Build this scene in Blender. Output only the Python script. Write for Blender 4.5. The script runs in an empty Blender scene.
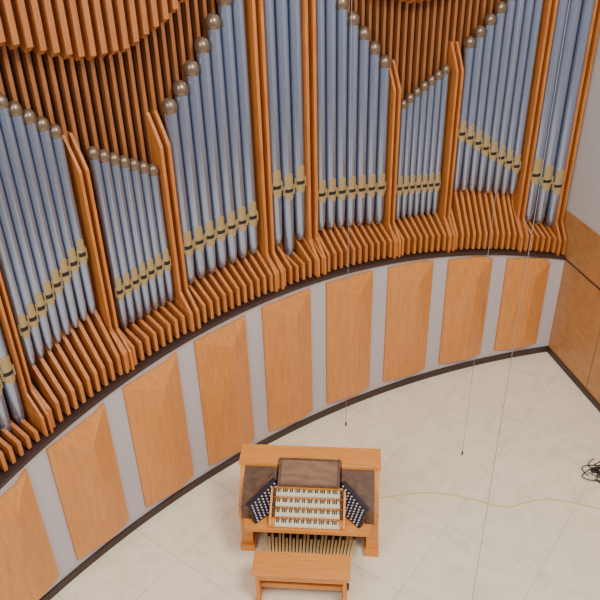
import bpy, math, random
from mathutils import Matrix, Vector
random.seed(3)
CX,CY,R=6.7043,-1.6353,12.1688
PH0,DP=math.degrees(-0.559),math.degrees(0.0892)
rad=math.radians
def C(r,p): return (CX+r*math.sin(rad(p)), CY+r*math.cos(rad(p)))
def ztop(p):
    k=max(-1.6,min(1.3,(p-PH0)/DP/3.5))
    return .24+2.2*(1-.0429*k-.1771*k*k)
def lerp(tab,x):
    if x<=tab[0][0]: return tab[0][1]
    for (a,b),(c,d) in zip(tab,tab[1:]):
        if x<=c: return b+(d-b)*(x-a)/(c-a)
    return tab[-1][1]
# ---------- materials
def mat(name,col,rough=.5,metal=0,spec=.5):
    m=bpy.data.materials.new(name);m.use_nodes=True
    b=m.node_tree.nodes['Principled BSDF']
    b.inputs['Base Color'].default_value=(*col,1);b.inputs['Roughness'].default_value=rough
    b.inputs['Metallic'].default_value=metal;b.inputs['Specular IOR Level'].default_value=spec
    return m
def wood(name,c1,c2,scale=(14,14,1.2),rough=.45,bump=.05,coarse=.35):
    m=mat(name,c1,rough);nt=m.node_tree;N=nt.nodes;L=nt.links;b=N['Principled BSDF']
    tc=N.new('ShaderNodeTexCoord');mp=N.new('ShaderNodeMapping');mp.inputs['Scale'].default_value=scale
    n=N.new('ShaderNodeTexNoise');n.inputs['Scale'].default_value=2.2;n.inputs['Detail'].default_value=7;n.inputs['Distortion'].default_value=.6
    n2=N.new('ShaderNodeTexNoise');n2.inputs['Scale'].default_value=.8;n2.inputs['Detail'].default_value=2
    mx=N.new('ShaderNodeMath');mx.operation='MULTIPLY_ADD';mx.inputs[1].default_value=coarse
    r=N.new('ShaderNodeValToRGB');r.color_ramp.elements[0].position=.42;r.color_ramp.elements[1].position=.8
    r.color_ramp.elements[0].color=(*c2,1);r.color_ramp.elements[1].color=(*c1,1)
    L.new(tc.outputs['Object'],mp.inputs[0]);L.new(mp.outputs[0],n.inputs[0]);L.new(tc.outputs['Object'],n2.inputs[0])
    L.new(n2.outputs[0],mx.inputs[0]);L.new(n.outputs[0],mx.inputs[2]);L.new(mx.outputs[0],r.inputs[0]);L.new(r.outputs[0],b.inputs['Base Color'])
    if bump:
        bp=N.new('ShaderNodeBump');bp.inputs['Strength'].default_value=bump;bp.inputs['Distance'].default_value=.01
        L.new(n.outputs[0],bp.inputs['Height']);L.new(bp.outputs[0],b.inputs['Normal'])
    return m
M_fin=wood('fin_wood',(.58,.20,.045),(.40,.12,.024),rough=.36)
M_fin_shade=wood('fin_wood_shaded',(.36,.125,.034),(.24,.075,.02))  # same fin wood, darkened: shade behind the pipes put into the colour
M_fin3=wood('screen_fin_wood',(.46,.16,.042),(.33,.105,.026))
M_panel=wood('panel_veneer',(.66,.27,.072),(.54,.20,.048),rough=.36,bump=.02)
M_cons=wood('console_oak',(.74,.29,.058),(.60,.21,.034),scale=(1.5,14,14),rough=.4,bump=.03)
M_rwall=wood('side_wall_veneer',(.50,.25,.085),(.40,.185,.055),scale=(3,3,6),rough=.35,bump=.02)
M_wal=wood('walnut_burl',(.13,.058,.026),(.05,.022,.012),scale=(5,5,5),rough=.3)
M_desk=wood('music_desk_walnut',(.26,.14,.075),(.15,.075,.04),scale=(2,6,6),rough=.22)
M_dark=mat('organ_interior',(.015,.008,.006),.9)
M_pipe=mat('pipe_metal',(.36,.42,.58),.24,.8)
M_gold=mat('mouth_brass',(.42,.30,.14),.45,.25)
M_cap=mat('pipe_cap_bronze',(.23,.16,.11),.28,.6)
M_slot=mat('mouth_slot',(.015,.012,.01),.8)
M_base=mat('baseboard_dark',(.045,.022,.018),.5)
M_ivory=mat('key_ivory',(.80,.73,.53),.35)
M_black=mat('key_black',(.015,.014,.015),.35)
M_jamb=mat('jamb_dark',(.018,.011,.020),.4)
M_knob=mat('knob_white',(.66,.66,.70),.35)
M_ped=mat('pedal_maple',(.80,.60,.28),.4)
M_cord=mat('yellow_cord',(.62,.58,.12),.5)
M_blk=mat('black_cable',(.012,.012,.012),.5)
M_wire=mat('hanging_wire',(.25,.23,.22),.6)
M_yel=mat('yellow_plastic',(.75,.65,.05),.4)
def paint(name,c,v=.04):
    m=mat(name,c,.75);nt=m.node_tree;N=nt.nodes;L=nt.links
    n=N.new('ShaderNodeTexNoise');n.inputs['Scale'].default_value=1.1;n.inputs['Detail'].default_value=5
    r=N.new('ShaderNodeValToRGB');r.color_ramp.elements[0].color=(*[x*(1-v) for x in c],1);r.color_ramp.elements[1].color=(*[x*(1+v) for x in c],1)
    tc=N.new('ShaderNodeTexCoord');L.new(tc.outputs['Object'],n.inputs[0]);L.new(n.outputs[0],r.inputs[0]);L.new(r.outputs[0],N['Principled BSDF'].inputs['Base Color'])
    return m
M_wall=paint('wall_paint_lavender_grey',(.50,.46,.48))
M_grey=paint('wall_paint_grey',(.52,.51,.49))
def floor_mat():
    m=mat('floor_vinyl_tile',(.7,.64,.52),.32);nt=m.node_tree;N=nt.nodes;L=nt.links;b=N['Principled BSDF']
    tc=N.new('ShaderNodeTexCoord');mp=N.new('ShaderNodeMapping');mp.inputs['Rotation'].default_value=(0,0,rad(38))
    br=N.new('ShaderNodeTexBrick');br.offset=0;br.inputs['Scale'].default_value=1;br.inputs['Brick Width'].default_value=1.25;br.inputs['Row Height'].default_value=1.25
    br.inputs['Mortar Size'].default_value=.006;br.inputs['Color1'].default_value=(.90,.81,.63,1);br.inputs['Color2'].default_value=(.87,.78,.60,1);br.inputs['Mortar'].default_value=(.68,.60,.46,1)
    n=N.new('ShaderNodeTexNoise');n.inputs['Scale'].default_value=3;n.inputs['Detail'].default_value=10;n.inputs['Distortion'].default_value=1.5
    mx=N.new('ShaderNodeMixRGB');mx.blend_type='MULTIPLY';mx.inputs[0].default_value=.4
    r=N.new('ShaderNodeValToRGB');r.color_ramp.elements[0].color=(.76,.74,.71,1);r.color_ramp.elements[0].position=.35;r.color_ramp.elements[1].position=.55
    L.new(tc.outputs['Object'],mp.inputs[0]);L.new(mp.outputs[0],br.inputs[0]);L.new(mp.outputs[0],n.inputs[0]);L.new(n.outputs[0],r.inputs[0])
    L.new(br.outputs[0],mx.inputs[1]);L.new(r.outputs[0],mx.inputs[2]);L.new(mx.outputs[0],b.inputs['Base Color'])
    return m
M_floor=floor_mat()
# ---------- mesh builder
class MB:
    def __init__(s): s.v=[];s.f=[];s.mi=[];s.ms=[];s.sm=[]
    def m(s,mt):
        if mt not in s.ms: s.ms.append(mt)
        return s.ms.index(mt)
    def add(s,vs,fs,mt,sm=False):
        o=len(s.v);s.v+=[tuple(x) for x in vs];i=s.m(mt)
        for f in fs: s.f.append([o+a for a in f]);s.mi.append(i);s.sm.append(sm)
    def box(s,x0,x1,y0,y1,z0,z1,mt,T=None):
        vs=[Vector((x,y,z)) for z in (z0,z1) for x,y in ((x0,y0),(x1,y0),(x1,y1),(x0,y1))]
        if T: vs=[T@v for v in vs]
        s.add(vs,[(0,3,2,1),(4,5,6,7),(0,1,5,4),(1,2,6,5),(2,3,7,6),(3,0,4,7)],mt)
    def prism(s,base,top,mt):
        n=len(base);s.add(list(base)+list(top),[tuple(range(n))[::-1],tuple(range(n,2*n))]+[(i,(i+1)%n,n+(i+1)%n,n+i) for i in range(n)],mt)
    def fin(s,p,poly,t,mt):
        tx,ty=math.cos(rad(p)),-math.sin(rad(p));A=[];B=[]
        for r,z in poly:
            x,y=C(R+r,p);A.append((x-tx*t/2,y-ty*t/2,z));B.append((x+tx*t/2,y+ty*t/2,z))
        s.prism(A,B,mt)
    def lathe(s,x,y,prof,mt,n=16,sm=True):
        vs=[];fs=[]
        for r,z in prof:
            for i in range(n): a=2*math.pi*i/n;vs.append((x+r*math.cos(a),y+r*math.sin(a),z))
        for j in range(len(prof)-1):
            for i in range(n): fs.append((j*n+i,j*n+(i+1)%n,(j+1)*n+(i+1)%n,(j+1)*n+i))
        s.add(vs,fs,mt,sm)
        m=len(prof)-1
        s.add([vs[i] for i in range(n)],[tuple(range(n))[::-1]],mt);s.add([vs[m*n+i] for i in range(n)],[tuple(range(n))],mt)
    def obj(s,name,parent=None):
        me=bpy.data.meshes.new(name);me.from_pydata(s.v,[],s.f)
        for m in s.ms: me.materials.append(m)
        for p,i,q in zip(me.polygons,s.mi,s.sm): p.material_index=i;p.use_smooth=q
        me.update();o=bpy.data.objects.new(name,me);bpy.context.collection.objects.link(o)
        if parent: o.parent=parent
        return o
def empty(name,loc=(0,0,0),rz=0):
    e=bpy.data.objects.new(name,None);bpy.context.collection.objects.link(e);e.location=loc;e.rotation_euler=(0,0,rz);return e
def curve(name,pts,rd,mt,parent=None,cyc=False):
    cu=bpy.data.curves.new(name,'CURVE');cu.dimensions='3D';cu.bevel_depth=rd;cu.bevel_resolution=2
    sp=cu.splines.new('NURBS');sp.points.add(len(pts)-1)
    for q,p in zip(sp.points,pts): q.co=(*p,1)
    sp.use_endpoint_u=True;sp.order_u=3;cu.materials.append(mt)
    o=bpy.data.objects.new(name,cu);bpy.context.collection.objects.link(o)
    if parent:o.parent=parent
    return o
P0,P1=-74.0,-10.95
# ---------- floor
b=MB();b.box(-9,7.2,-2,12.5,-.1,0,M_floor);b.obj('floor')
# ---------- curved wall
def band(b,r0,r1,z0f,z1f,mt,p0=P0,p1=P1,n=130):
    vs=[];fs=[]
    for i in range(n+1):
        p=p0+(p1-p0)*i/n
        a=C(R+r0,p);c=C(R+r1,p);z0=z0f(p);z1=z1f(p)
        vs+=[(*a,z0),(*a,z1),(*c,z1),(*c,z0)]
    for i in range(n):
        o=4*i
        for j in range(4): fs.append((o+j,o+(j+1)%4,o+4+(j+1)%4,o+4+j))
    fs+=[(0,1,2,3),(4*n+3,4*n+2,4*n+1,4*n)]
    b.add(vs,fs,mt)
b=MB();band(b,0,.25,lambda p:0,lambda p:ztop(p)+.06,M_wall);b.obj('wall_curved')
b=MB();band(b,-.03,0.0,lambda p:0,lambda p:.11,M_base);b.obj('baseboard_curved')
b=MB();band(b,-.04,.5,lambda p:ztop(p)+.07,lambda p:ztop(p)+.12,M_base);b.obj('trim_1')
# ---------- acoustic panels
for k in range(-7,5):
    kc=k-.5; pc=PH0+DP*kc; w=.7407*DP
    b=MB()
    pl,pr=pc-w/2,pc+w/2
    def pt(u,z,d):
        x,y=C(R-d,pl+(pr-pl)*u);return (x,y,z)
    zb=.24;tl,tr=ztop(pl),ztop(pr)
    ru,rt=.62,.80
    fr=[pt(0,zb,.035),pt(ru,zb,.10),pt(1,zb,.035),pt(1,tr,.035),pt(rt,(tl+tr)/2-.0,.04),pt(0,tl,.035),pt(ru,(tl+tr)/2-.30,.14)]
    bk=[pt(0,zb,.0),pt(1,zb,.0),pt(1,tr,0),pt(0,tl,0),pt(rt,(tl+tr)/2,0),pt(ru,zb,0)]
    vs=fr+bk
    b.add(vs,[(0,1,6),(0,6,5),(1,2,6),(2,3,6),(3,4,6),(4,5,6),(7,0,5,10),(2,8,9,3),(0,7,12,1),(1,12,8,2),(5,4,11,10),(4,3,9,11)],M_panel)
    b.obj('acoustic_wall_panel')
# ---------- right wall
ux,uy=-math.sin(rad(P1)),-math.cos(rad(P1))
nx,ny=-uy,ux
c0=Vector((*C(R,P1),0))
if nx<0: nx,ny=-nx,-ny
RM=Matrix(((ux,nx,0,c0.x),(uy,ny,0,c0.y),(0,0,1,0),(0,0,0,1)))
b=MB();b.box(-.7,10.5,.0,.2,0,2.65,M_rwall,RM);b.box(-.7,10.5,.012,.2,2.65,9,M_grey,RM);b.obj('wall_right')
b=MB();b.box(0,10.5,-.02,0,0,.11,M_base,RM);b.obj('baseboard_right')
b=MB();b.box(0,10.5,-.008,0,1.86,1.885,M_base,RM)
for q in (1.25,2.5,3.75,5.0,6.25): b.box(q,q+.006,-.003,0,.11,1.86,M_base,RM)
b.obj('trim_2')
# ---------- organ
organ=empty('pipe_organ')
botT=[(-57,2.5),(-51.9,2.45),(-51.4,2.6),(-50.7,2.96),(-46.5,3.23),(-45.9,3.0),(-45.2,2.82),(-42,2.90),(-41.2,2.9),(-40.5,3.03),(-35.6,3.12),(-34.8,3.1),(-34.0,3.1),(-33.3,2.88),(-32.5,3.08),(-31.7,3.1),(-30.7,3.14),(-26.1,2.98),(-24.5,2.98),(-21.6,2.93),(-20.9,3.0),(-20,3.26),(-15.8,3.04),(-14.7,2.7),(-13.9,2.51),(-11.6,2.36)]
groups=[
 dict(p=(-60,-52.0),n=11,r=.075,top=[(-60,7.2)],mo=[(-60,2.4),(-52,3.05)],bt=[(-60,2.1),(-52,2.35)]),
 dict(p=(-50.6,-46.75),n=8,r=.056,top=[(-50.6,6.0),(-48.64,5.66),(-46.6,5.28)],mo=[(-50.6,3.44),(-49.8,3.53),(-48.5,3.74),(-47.4,3.9),(-46.4,4.01)],bt=[(-50.7,2.96),(-46.5,3.23)]),
 dict(p=(-45.05,-41.9),n=7,r=.053,top=[(-45.2,5.0),(-41.9,4.6)],mo=[(-45.1,3.33),(-41.8,3.45)],bt=[(-45.2,2.82),(-42,2.9)]),
 dict(p=(-40.45,-35.9),n=7,r=.075,top=[(-40.6,5.22),(-39.9,5.36),(-39.2,5.53),(-38.5,5.72),(-37.8,5.94),(-36.9,6.19),(-36,6.5)],mo=[(-40.4,3.55),(-35.8,3.65)],bt=[(-40.5,3.03),(-35.6,3.12)]),
 dict(p=(-34.1,-32.4),n=3,r=.082,top=[(-40,7.2)],mo=[(-34,3.96),(-33.25,3.87),(-32.4,3.94)],bt=[(-34.1,3.12),(-33.3,2.88),(-32.5,3.09)]),
 dict(p=(-30.8,-26.25),n=7,r=.073,top=[(-30.7,6.5),(-29.2,6.03),(-28.4,5.82),(-27.6,5.62),(-27,5.46),(-26.3,5.27)],mo=[(-30.7,3.68),(-26.2,3.56)],bt=[(-30.7,3.14),(-26.1,2.98)]),
 dict(p=(-24.75,-21.75),n=7,r=.050,top=[(-24.9,4.65),(-24,4.77),(-22.9,4.92),(-21.7,5.06)],mo=[(-24.6,3.47),(-21.6,3.41)],bt=[(-24.5,2.98),(-21.6,2.93)]),
 dict(p=(-20.15,-15.5),n=8,r=.066,top=[(-20.4,5.33),(-19.5,5.5),(-18,5.82),(-15.5,6.4)],mo=[(-20,4.14),(-17.5,3.76),(-15.5,3.5)],bt=[(-20,3.26),(-15.8,3.04)]),
 dict(p=(-13.85,-11.9),n=3,r=.095,top=[(-20,7.2)],mo=[(-13.8,3.32),(-12.7,3.17),(-11.6,3.06)],bt=[(-13.85,2.51),(-11.6,2.36)]),
]
for gi,g in enumerate(groups):
    b=MB()
    for i in range(g['n']):
        p=g['p'][0]+(g['p'][1]-g['p'][0])*i/(g['n']-1)
        x,y=C(R+.3,p);r=g['r'];zt=lerp(g['top'],p);zm=lerp(g['mo'],p);zb=lerp(g['bt'],p)
        b.lathe(x,y,[(r*.35,zb-.02),(r*.7,zb+.03),(r*.86,zb+.12),(r,zm-.06),(r,zt)],M_pipe,24)
        cr=r+.014
        cp=[(cr*math.cos(a),zt+.01+cr*1.2*math.sin(a)) for a in [rad(q) for q in (-50,-30,-10,15,35,55,75,86)]]
        b.lathe(x,y,cp,M_cap,18)
        ia=math.atan2(CY-y,CX-x);h=max(.14,r*2.2)
        def arc(a0,a1,rr,z0f,z1f,mt,n=8):
            vs=[];fs=[]
            for j in range(n+1):
                t=j/n;a=ia+rad(a0+(a1-a0)*t)
                vs+=[(x+rr*math.cos(a),y+rr*math.sin(a),z0f(t)),(x+rr*math.cos(a),y+rr*math.sin(a),z1f(t)),(x+r*.9*math.cos(a),y+r*.9*math.sin(a),z1f(t)),(x+r*.9*math.cos(a),y+r*.9*math.sin(a),z0f(t))]
            for j in range(n):
                for q in range(4): fs.append((4*j+q,4*j+(q+1)%4,4*j+4+(q+1)%4,4*j+4+q))
            fs+=[(0,1,2,3),(4*n+3,4*n+2,4*n+1,4*n)]
            b.add(vs,fs,mt)
        arc(-48,48,r*1.05,lambda t:zm+.02,lambda t:zm+.02+h*(1.0+.25*(1-abs(2*t-1))),M_gold)
        arc(-52,52,r*1.03,lambda t:zm-.03,lambda t:zm+.02,M_slot)
        arc(-48,48,r*1.06,lambda t:zm-.03-h*(.45+.2*(1-abs(2*t-1))),lambda t:zm-.03,M_gold)
        for s_ in (-1,1):
            arc(s_*55-7,s_*55+7,r*1.25,lambda t:zm-.07,lambda t:zm+.06,M_gold,2)
    b.obj('pipes_%d'%(gi+1),organ)
b=MB();p=-62
while p<-11.5:
    zt=ztop(p)+.15;zb=lerp(botT,p)-.03
    k=min(zb-.08,zt+.26)
    poly=[(.02,zt),(.02,k),(.36,zb),(.41,zb+.12),(.41,zb+.5),(.50,zb+.5),(.50,zb-.1),(.16,k-.09),(.14,zt)]
    b.fin(p,poly,.042,M_fin)
    b.fin(p,[(.41,zb+.5),(.41,7.4),(.50,7.4),(.50,zb+.5)],.042,M_fin_shade)  # recessed upper run of the same fin, its shade painted in
    p+=.5
b.obj('casework_fins',organ)
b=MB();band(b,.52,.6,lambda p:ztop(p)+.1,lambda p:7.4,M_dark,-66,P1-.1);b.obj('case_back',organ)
# posts
b=MB()
for p,w,zt_ in [(-51.35,.05,7.4),(-45.95,.06,4.98),(-41.25,.07,4.98),(-34.95,.075,7.4),(-31.65,.08,7.4),(-25.5,.06,5.02),(-20.95,.06,5.15),(-14.7,.07,7.4),(-11.38,.07,7.4)]:
    z0=ztop(p)+.13
    if zt_<7: up=[(.20,zt_-.1),(.28,zt_+.05),(.40,zt_+.25),(.5,zt_+.25)]
    else: up=[(.20,7.4),(.5,7.4)]
    poly=[(.0,z0),(.0,z0+.26),(.20,z0+.5)]+up+[(.5,z0)]
    for d in (-.55,.55):
        b.fin(p+math.degrees(d*w*1.25/R),poly,w*.55,M_fin)
b.obj('casework_posts',organ)
# upper wave fins
b=MB()
wl=[(-62,6.5),(-52,6.4),(-48.4,6.2),(-46.7,6.06),(-44.9,5.94),(-42.75,5.95),(-40.4,6.17),(-38.9,6.4),(-37.6,6.9)]
wr=[(-29.5,6.9),(-28.3,6.4),(-27,6.1),(-24.6,5.98),(-22.2,6.02),(-20.6,6.3),(-19.5,6.8)]
for tab in (wl,wr):
    p=tab[0][0]
    while p<tab[-1][0]:
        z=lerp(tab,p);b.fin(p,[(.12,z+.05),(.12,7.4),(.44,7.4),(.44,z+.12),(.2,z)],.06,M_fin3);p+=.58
b.obj('upper_screen_fins',organ)
# ---------- console (local: x right, y back)
con=empty('organ_console',(.06,6.40,0),rad(-5.3))
b=MB()
b.box(-.86,.86,.26,.33,0,1.17,M_cons)
b.box(-.88,.88,.10,.345,1.17,1.205,M_cons)
b.box(-.88,-.40,.0,.10,1.17,1.205,M_cons);b.box(.40,.88,.0,.10,1.17,1.205,M_cons)
for s_ in (-1,1):
    x0,x1=sorted((s_*.86,s_*.80))
    A=[(x0,y,z) for y,z in [(.3,0.08),(.3,1.17),(-.04,1.17),(-.34,.80),(-.34,.62),(-.1,.56),(-.1,.08)]]
    B=[(x1,y,z) for _,y,z in A];b.prism(A,B,M_cons)
    x0,x1=sorted((s_*.88,s_*.70));b.box(x0,x1,-.34,.33,0,.10,M_cons)
    x0,x1=sorted((s_*.86,s_*.72));b.box(x0,x1,-.30,-.14,.10,.62,M_cons)
b.box(-.80,.80,.05,.10,.1,1.17,M_cons)
b.box(-.80,.80,-.0,.05,.1,.72,M_wal)
b.obj('case',con)
b=MB()
for s_ in (-1,1):
    top=[(s_*.80,.0,1.165),(s_*.40,.0,1.165),(s_*.40,-.14,1.10),(s_*.70,-.47,.96),(s_*.80,-.47,.94)]
    base=[(x,y,.74) for x,y,z in top]
    b.prism(base,top,M_wal)
b.box(-.78,.78,-.48,.0,.70,.75,M_cons)
b.obj('stop_jamb_housings',con)
b=MB()
for s_ in (-1,1):
    a=Vector((s_*.41,-.15,0));c=Vector((s_*.70,-.48,0))
    nrm=Vector((-s_*.75,-.66,0)).normalized()
    lo=a+nrm*.13;lo2=c+nrm*.11
    F=[Vector((lo.x,lo.y,.80)),Vector((lo2.x,lo2.y,.76)),Vector((c.x,c.y,.98)),Vector((a.x,a.y,1.11))]
    Bk=[v-nrm*.05 for v in F];b.prism(Bk,F,M_jamb)
    fn=(F[1]-F[0]).cross(F[3]-F[0]).normalized()
    if fn.z<0: fn=-fn
    for i in range(8):
        for j in range(7):
            u=(i+.7)/8.4;v=(j+.7)/7.4
            q=(F[0]*(1-u)+F[1]*u)*(1-v)+(F[3]*(1-u)+F[2]*u)*v
            e1=(F[1]-F[0]).normalized();e2=fn.cross(e1)
            ring=[q+(e1*math.cos(t*math.pi/4)+e2*math.sin(t*math.pi/4))*.0085 for t in range(8)]
            b.prism(ring,[w+fn*.016 for w in ring],M_knob)
b.obj('drawknob_jambs',con)
b=MB()
for m_ in range(4):
    y0=-.21-.095*m_; z=1.00-.072*m_
    b.box(-.42,.42,y0-.09,y0+.03,z-.05,z-.022,M_cons)
    n=36;kw=.78/n
    for i in range(n):
        x=-.39+i*kw;b.box(x+.0009,x+kw-.0009,y0-.09,y0+.01,z-.02,z,M_ivory)
        if i%7 not in (2,6): b.box(x+kw*.70,x+kw*1.30,y0-.042,y0+.01,z,z+.009,M_black)
    for s_ in (-1,1):
        x0,x1=sorted((s_*.39,s_*.43));b.box(x0,x1,y0-.09,y0+.02,z-.03,z+.025,M_cons if m_==3 else M_wal)
    b.box(-.40,.40,y0+.005,y0+.02,z-.02,z+.04,M_cons)
    for i in range(14):
        x=-.33+i*.05
        b.box(x,x+.010,y0-.098,y0-.09,z-.045,z-.035,M_knob)
b.box(-.74,.74,-.62,-.59,.70,.755,M_cons)
b.obj('manuals',con)
b=MB()
b.box(-.75,-.43,-.60,-.48,.70,.75,M_cons);b.box(.43,.75,-.60,-.48,.70,.75,M_cons)
for s_ in (-1,1):
    A=[(s_*.43,y,z) for y,z in [(-.60,.70),(-.60,.80),(-.25,1.04),(-.16,1.04),(-.16,.70)]]
    B=[(s_*.455,y,z) for _,y,z in A];b.prism(A,B,M_cons)
b.obj('key_cheeks',con)
b=MB()
T=Matrix.Translation((0,-.03,1.12))@Matrix.Rotation(rad(24),4,'X')
b.box(-.38,.38,-.17,.17,-.015,.015,M_desk,T)
for a_ in ((-.38,-.35,-.17,.17),(.35,.38,-.17,.17),(-.38,.38,.15,.17),(-.38,.38,-.19,-.165)):
    b.box(*a_,.015,.035,M_wal,T)
b.box(-.40,.40,-.10,.12,.98,1.04,M_wal)
b.obj('music_desk',con)
b=MB()
b.box(-.62,.62,-.02,.04,.02,.16,M_wal);b.box(-.52,.52,-.86,-.82,.02,.10,M_wal)
b.box(-.50,.50,-.80,.0,.0,.02,M_black)
for i in range(26):
    u=(i-12.5)/12.5
    a=Vector((u*.60,-.03,0));c=Vector((u*.47,-.82,0));h=.03*u*u
    t=(c-a).normalized();s2=Vector((-t.y,t.x,0))*.0145
    sharp=(i%12) in (1,3,6,8,10)
    b.prism([a-s2+Vector((0,0,.05+h)),a+s2+Vector((0,0,.05+h)),c+s2+Vector((0,0,.05+h)),c-s2+Vector((0,0,.05+h))],
            [a-s2+Vector((0,0,.11+h)),a+s2+Vector((0,0,.11+h)),c+s2+Vector((0,0,.10+h)),c-s2+Vector((0,0,.10+h))],M_ped)
    if sharp:
        m0=a.lerp(c,.05);m1=a.lerp(c,.22)
        b.prism([m0-s2+Vector((0,0,.11+h)),m0+s2+Vector((0,0,.11+h)),m1+s2+Vector((0,0,.10+h)),m1-s2+Vector((0,0,.10+h))],
            [m0-s2+Vector((0,0,.16+h)),m0+s2+Vector((0,0,.16+h)),m1+s2+Vector((0,0,.14+h)),m1-s2+Vector((0,0,.14+h))],M_black)
b.obj('pedalboard',con)
# bench
ben=empty('organ_bench',(-.07,5.47,0),rad(-5.3))
b=MB()
b.box(-.57,.57,-.17,.17,.515,.55,M_cons)
b.box(-.50,.50,.11,.135,.40,.515,M_cons);b.box(-.50,.50,-.135,-.11,.40,.515,M_cons)
for s_ in (-1,1):
    x0,x1=sorted((s_*.53,s_*.49));b.box(x0,x1,-.15,.15,.06,.515,M_cons);b.box(x0-.01,x1+.01,-.19,.19,0,.06,M_cons)
b.box(-.5,.5,-.03,.0,.14,.22,M_cons)
o=b.obj('bench_body',ben)
bv=o.modifiers.new('bevel','BEVEL');bv.width=.006;bv.segments=2
# ---------- cords
curve('floor_cord',[(.95,6.95,.006),(1.2,6.98,.006),(1.6,7.05,.006),(2.0,7.0,.006),(2.4,6.85,.006),(2.75,6.7,.006),(3.1,6.85,.006),(3.5,6.85,.006),(4.1,6.6,.006),(4.8,6.4,.006)],.008,M_cord)
for x,y,z in ((1.83,5.0,.05),(2.11,7.0,.73),(.55,7.0,1.3)):
    w=empty('hanging_microphone_wire');c=MB();c.lathe(x,y,[(.003,z+.05),(.003,9.5)],M_wire,6);c.lathe(x,y,[(.006,z),(.011,z+.01),(.011,z+.06),(.004,z+.08)],M_blk,10);c.obj('wire',w)
cp=empty('cable_pile')
for i in range(5):
    ox,oy=4.22+random.uniform(-.14,.14),7.3+random.uniform(-.14,.14)
    pts=[]
    for j in range(12):
        a=j*.9+i;rr=.13+random.uniform(-.08,.09);pts.append((ox+rr*math.cos(a)*1.3,oy+rr*math.sin(a),.012+random.uniform(0,.05)))
    curve('cable_%d'%(i+1),pts,.007,M_blk,cp)
b=MB();b.box(4.20,4.30,7.12,7.18,.0,.05,M_yel);b.box(4.10,4.18,7.32,7.38,0,.06,M_blk);b.obj('plug_boxes',cp)
curve('cable_tail',[(4.1,7.2,.01),(4.3,6.9,.01),(4.15,6.6,.01),(4.2,6.35,.01),(4.35,6.1,.01)],.007,M_blk,cp)
# ---------- lights
w=bpy.data.worlds.new('World');bpy.context.scene.world=w;w.use_nodes=True
N=w.node_tree.nodes;L=w.node_tree.links;bg=N['Background'];bg.inputs[1].default_value=.95
tc=N.new('ShaderNodeTexCoord');sx=N.new('ShaderNodeSeparateXYZ');rp=N.new('ShaderNodeValToRGB');ma=N.new('ShaderNodeMath');ma.operation='MULTIPLY_ADD';ma.inputs[1].default_value=.5;ma.inputs[2].default_value=.5
rp.color_ramp.elements[0].position=.35;rp.color_ramp.elements[0].color=(.22,.18,.16,1)
rp.color_ramp.elements[1].position=.72;rp.color_ramp.elements[1].color=(.98,.97,1,1)
L.new(tc.outputs['Generated'],sx.inputs[0]);L.new(sx.outputs['Z'],ma.inputs[0]);L.new(ma.outputs[0],rp.inputs[0]);L.new(rp.outputs[0],bg.inputs[0])
def area(loc,tgt,size,e,col=(1,1,1)):
    l=bpy.data.lights.new('hall_light','AREA');l.shape='DISK';l.size=size;l.energy=e;l.color=col
    o=bpy.data.objects.new('hall_light',l);bpy.context.collection.objects.link(o);o.location=loc
    o.rotation_euler=(Vector(tgt)-Vector(loc)).to_track_quat('-Z','Y').to_euler()
area((3.5,1.5,11),(1,8,2),3,850,(1,.93,.82))
area((-4,0,10),(1,8,2),3,330,(1,.96,.90))
area((7,4,9.5),(1,9,3.5),1.5,180,(.9,.95,1))
# ---------- camera
cam=bpy.data.cameras.new('camera');co=bpy.data.objects.new('camera',cam);bpy.context.collection.objects.link(co)
cam.sensor_width=36;cam.lens=711.31/600*36
th,ro=.5496,.0275
co.matrix_world=Matrix.Translation((0,0,7.5226))@Matrix.Rotation(math.pi/2-th,4,'X')@Matrix.Rotation(-ro,4,'Z')
bpy.context.scene.camera=co
